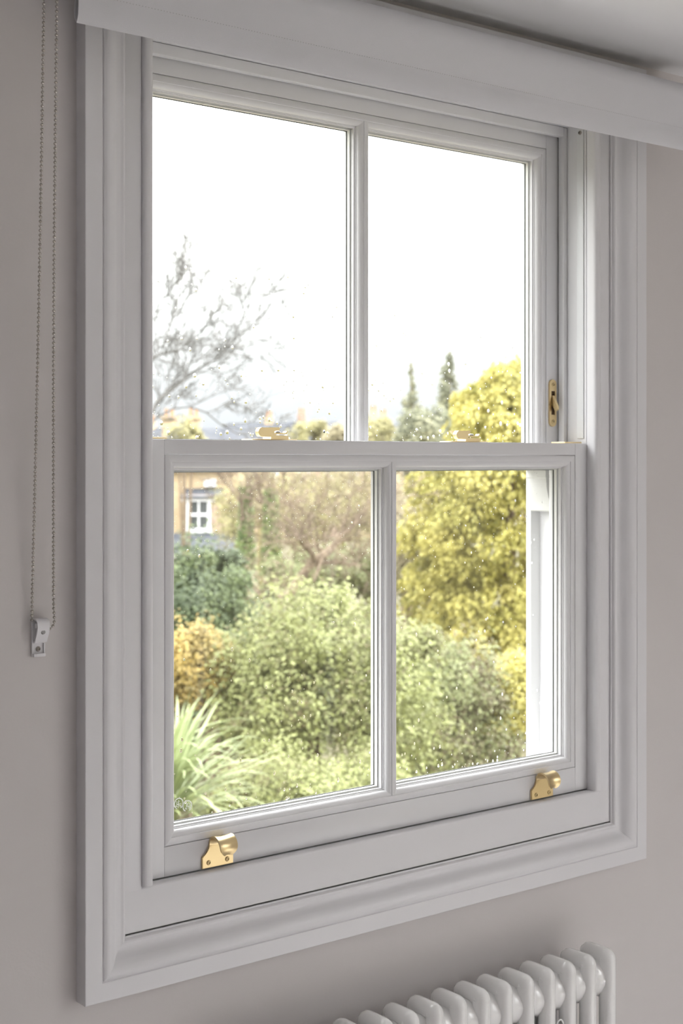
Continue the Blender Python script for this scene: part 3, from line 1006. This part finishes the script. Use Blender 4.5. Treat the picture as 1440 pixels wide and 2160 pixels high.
# shrubs, near to far
shrub('light_green_shrub', 'large light green leafy shrub filling the middle of the lower panes', 'shrub', 690, 1500, 8.2, (1.02, .98), 46000, .048, L_LIGHT, 120, .24)
shrub('pale_green_shrub', 'pale green shrub with pinkish brown stems below the golden conifer', 'shrub', 905, 1570, 8.8, (.78, 1.02), 38000, .044, L_PALE, 120, .22)
shrub('low_green_shrub', 'low green ground-hugging shrub at the foot of the glazing bar', 'shrub', 640, 1720, 6.8, (.75, .32), 26000, .040, L_LIGHT, 50, .17)
shrub('amber_shrub', 'amber yellow shrub above the palm-like plant', 'shrub', 395, 1430, 9.0, (.38, .42), 9000, .048, L_ORANGE, 40, .15)
shrub('small_pale_shrub', 'small bright pale green shrub beside the amber shrub', 'shrub', 462, 1415, 9.6, (.22, .26), 6500, .046, L_LIGHT, 26, .10)
shrub('dark_evergreen_shrub', 'tall dark green evergreen shrub below the brick house', 'shrub', 415, 1350, 12.0, (.80, .95), 46000, .056, L_DARK, 80, .22)
shrub('evergreen_hedge', 'dark green hedge far behind the amber shrub', 'hedge', 520, 1500, 11.0, (.95, .75), 26000, .055, L_DARK, 70, .22)
shrub('yellow_green_shrub', 'yellow green shrub under the golden conifer by the window jamb', 'shrub', 1100, 1500, 8.6, (.36, .50), 15000, .05, L_GOLD, 40, .14)

# golden conifer
gc = at(1075, 1150, 14.5)
gold = empty('golden_conifer', (gc.x, gc.y, GROUND), 'tall golden yellow conifer with drooping sprays in the right panes', 'conifer')
top = at(1060, 752, 14.5).z
bm = bmesh.new()
tube(bm, [(gc.x, gc.y, GROUND), (gc.x, gc.y, top-.6)], [.16, .03], 8)
bm_obj('trunk', bm, M['bark'], gold, 40)
P_, U_, V_, Rn = [], [], [], []
H = top-GROUND
for b in range(340):
    t = rng.random()**.85
    h = GROUND+.3+(H-.35)*t
    Rmax = 1.62*min(1.0, 2.6*(1-t))**.52*(1 if t > .42 else .62+.9*t)*(.72+.42*rng.random())
    a = rng.uniform(0, 2*math.pi)
    ns = int(4+9*Rmax/1.7)
    tone = rng.random()
    for s in range(ns):
        rr = Rmax*math.sqrt(rng.uniform(.25, 1.0)); aa = a+rng.normal(0, .22)
        c0 = np.array([gc.x+rr*math.cos(aa), gc.y+rr*math.sin(aa), h-.16*(rr/1.7)**2*1.7+rng.normal(0, .05)])
        k = 30
        ln = rng.uniform(.22, .42)
        q = rng.random(k)
        width = .105*np.sin(np.pi*np.clip(q*.85+.12, 0, 1))
        ph = rng.uniform(0, 2*math.pi, k)
        out = np.array([math.cos(aa), math.sin(aa), 0])
        pos = c0 + np.outer(q, np.array([out[0]*.10, out[1]*.10, -ln])) + np.stack([width*np.cos(ph), width*np.sin(ph), rng.normal(0, .015, k)], 1)
        dr = np.stack([np.cos(ph)*.35+out[0]*.5, np.sin(ph)*.35+out[1]*.5, np.full(k, -.75)], 1)+rng.normal(0, .25, (k, 3))
        dr /= np.linalg.norm(dr, axis=1)[:, None]
        sd = np.cross(dr, rng.normal(0, 1, (k, 3))); sd /= np.linalg.norm(sd, axis=1)[:, None]
        P_.append(pos); U_.append(dr*.085); V_.append(sd*.050)
        Rn.append(np.clip(.5*rng.random(k)+.5*tone, 0, 1))
leaves_uv('sprays', np.concatenate(P_), np.concatenate(U_), np.concatenate(V_), L_GOLD, gold, np.concatenate(Rn))

# grey-green conifers behind it
def spire(name, label, px, ytop, ybase, Y, half, n, lumps, leaf, m, lean=0.0):
    top, bot = at(px, ytop, Y), at(px, ybase, Y)
    root = empty(name, (bot.x, bot.y, GROUND), label, 'conifer')
    t = np.linspace(0, 1, lumps)
    ang = rng.uniform(0, 2*math.pi, lumps)
    off = half*(1-t)**.7*rng.uniform(.2, .9, lumps)
    cc = np.stack([bot.x+off*np.cos(ang)+lean*t, bot.y+off*np.sin(ang), bot.z+(top.z-bot.z)*t*.95], 1)
    lr = half*(.55-.40*t)*rng.uniform(.7, 1.3, lumps)
    idx = rng.choice(lumps, n, p=(lr**2)/(lr**2).sum())
    e = rng.normal(0, 1, (n, 3)); e /= np.linalg.norm(e, axis=1)[:, None]
    pos = cc[idx]+e*lr[idx][:, None]*np.array([1, 1, 1.35])*rng.uniform(.3, 1.25, (n, 1))
    L = leaf*rng.uniform(.6, 1.3, n)
    tone = rng.random(lumps)
    leaves('needles', pos, L, L*.45, e*.6+np.array([-.1, -.2, .5]), m, root, np.clip(.5*rng.random(n)+.5*tone[idx], 0, 1))
    bm = bmesh.new()
    tube(bm, [(bot.x, bot.y, GROUND), (bot.x, bot.y, bot.z), (bot.x+lean*.9, bot.y, top.z-.05)], [.16, .07, .012], 7)
    bm_obj('trunk', bm, M['bark'], root, 40)
spire('dark_conifer', 'grey green conifer with the tallest pointed top behind the golden conifer', 948, 738, 985, 24, .52, 9000, 34, .10, L_CONIF)
spire('dark_conifer', 'grey green conifer with a thin open top left of the tallest one', 872, 760, 985, 26.5, .44, 3400, 17, .10, L_CONIF, -.10)
shrub('broad_evergreen', 'broad grey green evergreen crown below the two pointed conifer tops', 'tree', 908, 985, 22, (.74, 1.08), 42000, .09, L_CONIF, 70, .26)
shrub('distant_evergreen', 'blue green evergreen right behind the golden conifer', 'tree', 1110, 960, 25, (.75, 1.30), 16000, .14, L_CONIF, 50, .30)

# mossy old fruit tree with twisting limbs
tb = at(596, 1282, 13.0)
fruit = empty('mossy_tree', (tb.x, tb.y, GROUND), 'twisted bare fruit tree with mossy yellow twigs in the middle pane', 'tree')
def limb(pix, r0, r1, Y0, dY):
    pts = [at(px, py, Y0+dY*i/max(1, len(pix)-1)) for i, (px, py) in enumerate(pix)]
    n = len(pts)
    return pts, [r0+(r1-r0)*i/(n-1) for i in range(n)]
bm = bmesh.new()
pts, rr = limb([(588, 1330), (598, 1280), (612, 1250), (634, 1218), (655, 1190), (672, 1178)], .075, .050, 13.0, .2)
tube(bm, [Vector((tb.x, tb.y, GROUND))]+pts, [.10]+rr, 8)
bm_obj('trunk', bm, M['bark'], fruit, 50)
bm = bmesh.new()
rs = random.Random(21)
mains = [([(668, 1180), (690, 1165), (705, 1150), (712, 1140), (722, 1120)], .045, .022, .3),
         ([(665, 1182), (655, 1165), (640, 1150), (632, 1138)], .034, .016, -.3),
         ([(655, 1192), (690, 1186), (720, 1187), (750, 1192)], .030, .014, .5),
         ([(612, 1250), (590, 1262), (570, 1280), (560, 1290)], .032, .014, -.3),
         ([(680, 1175), (668, 1208), (662, 1228)], .018, .008, -.4),
         ([(640, 1150), (620, 1110), (600, 1085)], .018, .008, .3),
         ([(712, 1140), (745, 1110), (770, 1075)], .020, .008, -.2)]
for pix, r0, r1, dy in mains:
    pts, rr = limb(pix, r0*1.35, r1*1.35, 12.9, dy)
    tube(bm, pts, rr, 7)
    for p in pts[1:]:
        for k in range(3):
            branch_tree(bm, p, (rs.gauss(0, .7), rs.gauss(0, .5), rs.uniform(.1, 1.0)), rs.uniform(.35, .75), r1*.7, 3, .6, 3, .02, .35, .0035, 5, rs)
bm_obj('limbs', bm, M['bark'], fruit, 50)
tc_ = at(690, 1120, 13.4)
pos, up, idx = blob_points((tc_.x, tc_.y, tc_.z), (.78, .6, .55), 4500, 60, .16)
leaves('buds', pos, .030*rng.uniform(.6, 1.3, len(pos)), .018*rng.uniform(.6, 1.3, len(pos)), up, L_OLIVE, fruit)

# ivy-clad bare trees and twiggy undergrowth in the middle distance
def twiggy(name, label, px, py_base, Y, h, lean, seed, m, cat='tree', depth=4, kids=3, r=.06, ivy=None, buds=None, spread=.5, gravity=-.1, minr=.006):
    p = at(px, py_base, Y)
    root = empty(name, (p.x, p.y, GROUND), label, cat)
    rs = random.Random(seed)
    bm = bmesh.new()
    tube(bm, [(p.x, p.y, GROUND), (p.x+.03, p.y, (GROUND+p.z)/2), (p.x, p.y, p.z)], [r*1.5, r*1.25, r], 7)
    bm_obj('trunk', bm, m, root, 50)
    bm = bmesh.new()
    for k in range(3):
        branch_tree(bm, p, Vector(lean)+Vector((rs.gauss(0, .3), rs.gauss(0, .3), 0)), h*.5, r, depth, spread, kids, gravity, .3, minr, 5, rs)
    bm_obj('branches', bm, m, root, 50)
    if ivy:
        n = ivy
        t = rng.random(n); a = rng.uniform(0, 2*math.pi, n); q = .17*(1.1-.5*t)*rng.uniform(.5, 1.2, n)
        z = p.z-.7 + 1.5*t
        pos = np.stack([p.x+q*np.cos(a), p.y+q*np.sin(a), z], 1)
        leaves('ivy', pos, .075*rng.uniform(.6, 1.2, n), .06*rng.uniform(.6, 1.2, n), np.stack([np.cos(a), np.sin(a)-.3, np.full(n, .4)], 1), L_IVY, root)
    if buds:
        n, sp = buds
        pos, up, idx = blob_points((p.x, p.y, p.z+h*.45), (sp, sp*.7, h*.5), n, 50, .3*sp)
        leaves('buds', pos, .05*rng.uniform(.5, 1.3, n), .03*rng.uniform(.5, 1.3, n), up, L_TAN, root)
    return root
twiggy('ivy_clad_tree', 'bare tree with a bright green ivy-clad trunk left of the twisted tree', 572, 1130, 19, 1.5, (.1, 0, 1), 31, M['bark'], ivy=2600, r=.05)
twiggy('ivy_clad_tree', 'thinner ivy-clad trunk beside the white house window', 518, 1120, 20, 1.6, (-.1, 0, 1), 32, M['bark'], ivy=1500, r=.04)
twiggy('twiggy_tree', 'bare twiggy tree with pale buds below the roofs, left of the glazing bar', 720, 1160, 22, 2.0, (.1, 0, 1), 33, M['mossbark'], buds=(9000, 1.2))
twiggy('twiggy_tree', 'bare twiggy tree with tan buds right of the brick house', 548, 1150, 24, 1.9, (.2, 0, 1), 34, M['mossbark'], buds=(4500, .55))
twiggy('twiggy_tree', 'bare twiggy tree with buds just right of the lower glazing bar', 850, 1200, 21, 1.9, (0, 0, 1), 35, M['bark'], buds=(9000, .7))
shrub('brambly_hedge', 'tan and green brambly hedge behind the twisted tree', 'hedge', 720, 1235, 18, (1.5, .55), 26000, .07, L_PALE, 80, .25)
shrub('brambly_hedge', 'brown twiggy hedge left of the golden conifer', 'hedge', 880, 1180, 17, (.55, .9), 16000, .055, L_TAN, 50, .2)
shrub('brambly_hedge', 'yellow green budding hedge across the gardens, under the far roofs', 'hedge', 640, 1090, 30, (2.4, 1.0), 24000, .10, L_OLIVE, 90, .35)

# bare deciduous tree against the sky
bt = at(250, 980, 17.0)
bare = empty('bare_tree', (bt.x, bt.y, GROUND), 'bare leafless tree with fine branches against the sky in the left pane', 'tree')
bm = bmesh.new()
tube(bm, [(bt.x, bt.y, GROUND), (bt.x+.05, bt.y, -.5), (bt.x, bt.y, bt.z)], [.22, .18, .13], 9)
bm_obj('trunk', bm, M['greybark'], bare, 50)
bm = bmesh.new()
rs = random.Random(44)
for pix, r0, r1, dy in (([(250, 975), (290, 930), (330, 850), (355, 825), (385, 800), (420, 778), (455, 758), (500, 712), (530, 690)], .040, .010, .3),
                        ([(330, 850), (352, 832), (385, 806), (420, 787), (460, 770), (490, 745)], .018, .007, -.3),
                        ([(250, 960), (290, 800), (325, 752), (345, 746), (380, 738), (395, 725)], .030, .008, -.4),
                        ([(340, 746), (352, 700), (365, 672), (385, 650), (400, 620)], .014, .006, .2),
                        ([(325, 660), (345, 630), (365, 605), (378, 580)], .012, .005, -.3),
                        ([(250, 990), (330, 880), (365, 862), (400, 858), (435, 870), (465, 895), (500, 915)], .020, .007, .3),
                        ([(490, 748), (494, 720), (500, 700), (515, 660), (530, 640)], .010, .005, .1)):
    pts, rr = limb(pix, r0, r1, 17.0, dy)
    tube(bm, pts, rr, 6)
    for i, p in enumerate(pts[1:]):
        for k in range(2):
            d = (pts[i+1]-pts[i]).normalized()
            branch_tree(bm, p, d+Vector((rs.gauss(.1, .45), rs.gauss(0, .3), rs.uniform(-.1, .7))), rs.uniform(.34, .70), max(.009, r1*.9), 3, .5, 3, -.03, .3, .0046, 4, rs)
bm_obj('branches', bm, M['greybark'], bare, 50)
# ================================================================== HOUSES
def local(px, py, Y, turn=0.0):
    """frame of a house: origin, rightwards, towards the viewer"""
    p = at(px, py, Y)
    a = YAW+turn
    return p, Vector((math.cos(a), -math.sin(a), 0)), Vector((-math.sin(a), -math.cos(a), 0))
def hbox(fr, u0, u1, n0, n1, z0, z1):
    p, u, n = fr
    vs = []
    for z in (z0, z1):
        for a, b in ((u0, n0), (u1, n0), (u1, n1), (u0, n1)):
            q = p+u*a+n*b
            vs.append((q.x, q.y, z))
    return vs, [(0, 3, 2, 1), (4, 5, 6, 7), (0, 1, 5, 4), (1, 2, 6, 5), (2, 3, 7, 6), (3, 0, 4, 7)]
def hpart(name, fr, dims, m, parent):
    vs, fs = hbox(fr, *dims)
    return mesh_obj(name, vs, fs, m, parent)
def hprism(name, fr, outline, u0, u1, m, parent):
    """outline in (n, z) extruded along u"""
    p, u, n = fr
    vs = []
    for uu in (u0, u1):
        for b, z in outline:
            q = p+u*uu+n*b
            vs.append((q.x, q.y, z))
    k = len(outline)
    fs = [tuple(range(k)), tuple(range(2*k-1, k-1, -1))]+[(i, (i+1) % k, k+(i+1) % k, k+i) for i in range(k)]
    return mesh_obj(name, vs, fs, m, parent)
def house_window(fr, uc, zc, w, h, n, parent, name='window'):
    g = empty(name, fr[0]+fr[1]*uc+fr[2]*n+Vector((0, 0, zc-h/2-fr[0].z)), parent=parent)
    hpart('pane', fr, (uc-w/2, uc+w/2, n, n+.03, zc-h/2, zc+h/2), M['house_glass'], g)
    t = .09
    for nm, d in (('jamb', (uc-w/2-t, uc-w/2+t*.4, n, n+.08, zc-h/2, zc+h/2)), ('jamb', (uc+w/2-t*.4, uc+w/2+t, n, n+.08, zc-h/2, zc+h/2)),
                  ('lintel', (uc-w/2-.3, uc+w/2+.3, n, n+.12, zc+h/2, zc+h/2+.22)), ('sill', (uc-w/2-.16, uc+w/2+.16, n, n+.16, zc-h/2-.16, zc-h/2)),
                  ('meeting_rail', (uc-w/2, uc+w/2, n+.02, n+.09, zc-.05, zc+.06)), ('glazing_bar', (uc-.03, uc+.03, n+.02, n+.07, zc-h/2, zc+h/2))):
        hpart(nm, fr, d, M['house_white'], g)

# brick house seen at the left edge of the lower pane
YH = 46
fr = local(420, 1085, YH)
s = m_per_px(420, YH)
def uz(px, py): return (px-420)*s, CAM_Z+(970-py)*s
hs = empty('brick_house', (fr[0].x, fr[0].y, GROUND), 'yellow brick house with a white sash window at the left edge of the lower pane', 'house')
hpart('wall', fr, (-4.2, uz(505, 0)[0], -6, 0, GROUND, uz(0, 985)[1]), M['brick'], hs)
hpart('annex_wall', fr, (uz(392, 0)[0], uz(500, 0)[0], 0, .9, GROUND, uz(0, 1042)[1]), M['pinkbrick'], hs)
hprism('annex_roof', fr, [(0, uz(0, 1030)[1]), (1.1, uz(0, 1046)[1]), (1.1, uz(0, 1050)[1]), (0, uz(0, 1050)[1])], uz(388, 0)[0], uz(478, 0)[0], M['slate'], hs)
house_window(fr, uz(424, 0)[0], uz(0, 1084)[1], 40*s, 56*s, .9, hs)
hprism('lean_to_roof', fr, [(.9, uz(0, 1122)[1]), (3.2, uz(0, 1154)[1]), (3.2, uz(0, 1160)[1]), (.9, uz(0, 1160)[1])], -4.2, uz(508, 0)[0], M['slate'], hs)
hpart('fascia', fr, (-4.2, uz(440, 0)[0], 3.2, 3.3, uz(0, 1165)[1], uz(0, 1156)[1]), M['house_white'], hs)
hpart('lean_to_wall', fr, (-4.2, uz(500, 0)[0], .9, 3.1, GROUND, uz(0, 1160)[1]), M['brick'], hs)
hprism('gable_vent', fr, [(0, uz(0, 1026)[1]), (.3, uz(0, 1026)[1]), (.3, uz(0, 1014)[1]), (0, uz(0, 1010)[1])], uz(432, 0)[0], uz(456, 0)[0], M['house_white'], hs)
hprism('roof', fr, [(.4, uz(0, 990)[1]), (.4, uz(0, 980)[1]), (-3, uz(0, 935)[1]), (-6.4, uz(0, 980)[1]), (-6.4, uz(0, 990)[1])], -4.4, uz(500, 0)[0], M['slate'], hs)
for px in (338, 392):
    hpart('chimney_stack', fr, (uz(px-14, 0)[0], uz(px+14, 0)[0], -3.4, -2.6, uz(0, 985)[1], uz(0, 880)[1]), M['brick'], hs)
    hpart('chimney_cap', fr, (uz(px-17, 0)[0], uz(px+17, 0)[0], -3.5, -2.5, uz(0, 880)[1], uz(0, 874)[1]), M['brick'], hs)
    for q in (-7, 6):
        hpart('chimney_pot', fr, (uz(px+q-3, 0)[0], uz(px+q+3, 0)[0], -3.1, -2.9, uz(0, 874)[1], uz(0, 856)[1]), M['terracotta'], hs)

# terrace across the gardens
def terrace(px0, px1, dist, y_eave, y_ridge, label, mat_, chim, wins):
    pm = .5*(px0+px1)
    a = YAW + math.atan((pm-720)/F_PX)
    Y = dist*math.cos(a)/math.cos(a-YAW)-CAM_D      # all in one row
    fr = local(pm, 970, Y)
    s = m_per_px(pm, Y)
    U = lambda px: (px-pm)*s
    Zf = lambda py: CAM_Z+(970-py)*s
    h = empty('terrace_house', (fr[0].x, fr[0].y, GROUND), label, 'house', 'far houses across the gardens')
    hpart('wall', fr, (U(px0), U(px1), -7, 0, GROUND, Zf(y_eave)), mat_, h)
    hprism('roof', fr, [(.4, Zf(y_eave+4)), (.4, Zf(y_eave)), (-3.5, Zf(y_ridge)), (-7.4, Zf(y_eave)), (-7.4, Zf(y_eave+4))], U(px0-1), U(px1+1), M['slate'], h)
    for px, yt in chim:
        hpart('chimney_stack', fr, (U(px-9), U(px+9), -4.2, -3.0, Zf(y_eave), Zf(yt+14)), mat_, h)
        for q in (-4, 4):
            hpart('chimney_pot', fr, (U(px+q-2.4), U(px+q+2.4), -3.8, -3.4, Zf(yt+14), Zf(yt)), M['terracotta'], h)
    for px, py, w, hh in wins:
        house_window(fr, U(px), Zf(py), w*s, hh*s, 0, h)
terrace(470, 600, 78, 930, 888, 'far tan brick house with a grey slate roof behind the first brass fastener', M['brick'], [(560, 862)], [(530, 1005, 16, 26), (575, 1005, 16, 26)])
terrace(604, 712, 78, 934, 886, 'far pink brick house left of the upper glazing bar', M['pinkbrick'], [(632, 856)], [(640, 1000, 16, 26), (690, 1000, 16, 26)])
terrace(716, 850, 78, 940, 892, 'far yellow brick house right of the upper glazing bar', M['brick'], [(790, 850), (812, 858)], [(745, 1005, 14, 24), (812, 1005, 14, 24)])
terrace(240, 466, 78, 935, 900, 'far brick house left of the others behind the bare tree', M['brick'], [(300, 872)], [(440, 1010, 16, 26)])
# round clipped tree and others on the skyline
shrub('skyline_tree', 'olive green bushy tree on the skyline between the far roofs', 'tree', 648, 922, 52, (.95, .62), 9000, .16, L_OLIVE, 40, .22)
shrub('skyline_tree', 'yellowing tree on the skyline right of the upper glazing bar', 'tree', 795, 935, 48, (.85, 1.05), 9000, .16, L_OLIVE, 40, .28)
shrub('skyline_tree', 'hazy green tree on the skyline left of the upper glazing bar', 'tree', 715, 940, 50, (.7, .9), 7000, .16, L_TAN, 40, .26)
shrub('skyline_tree', 'green tree among the chimneys at the left end of the skyline', 'tree', 392, 930, 40, (.55, .48), 6000, .13, L_OLIVE, 30, .18)
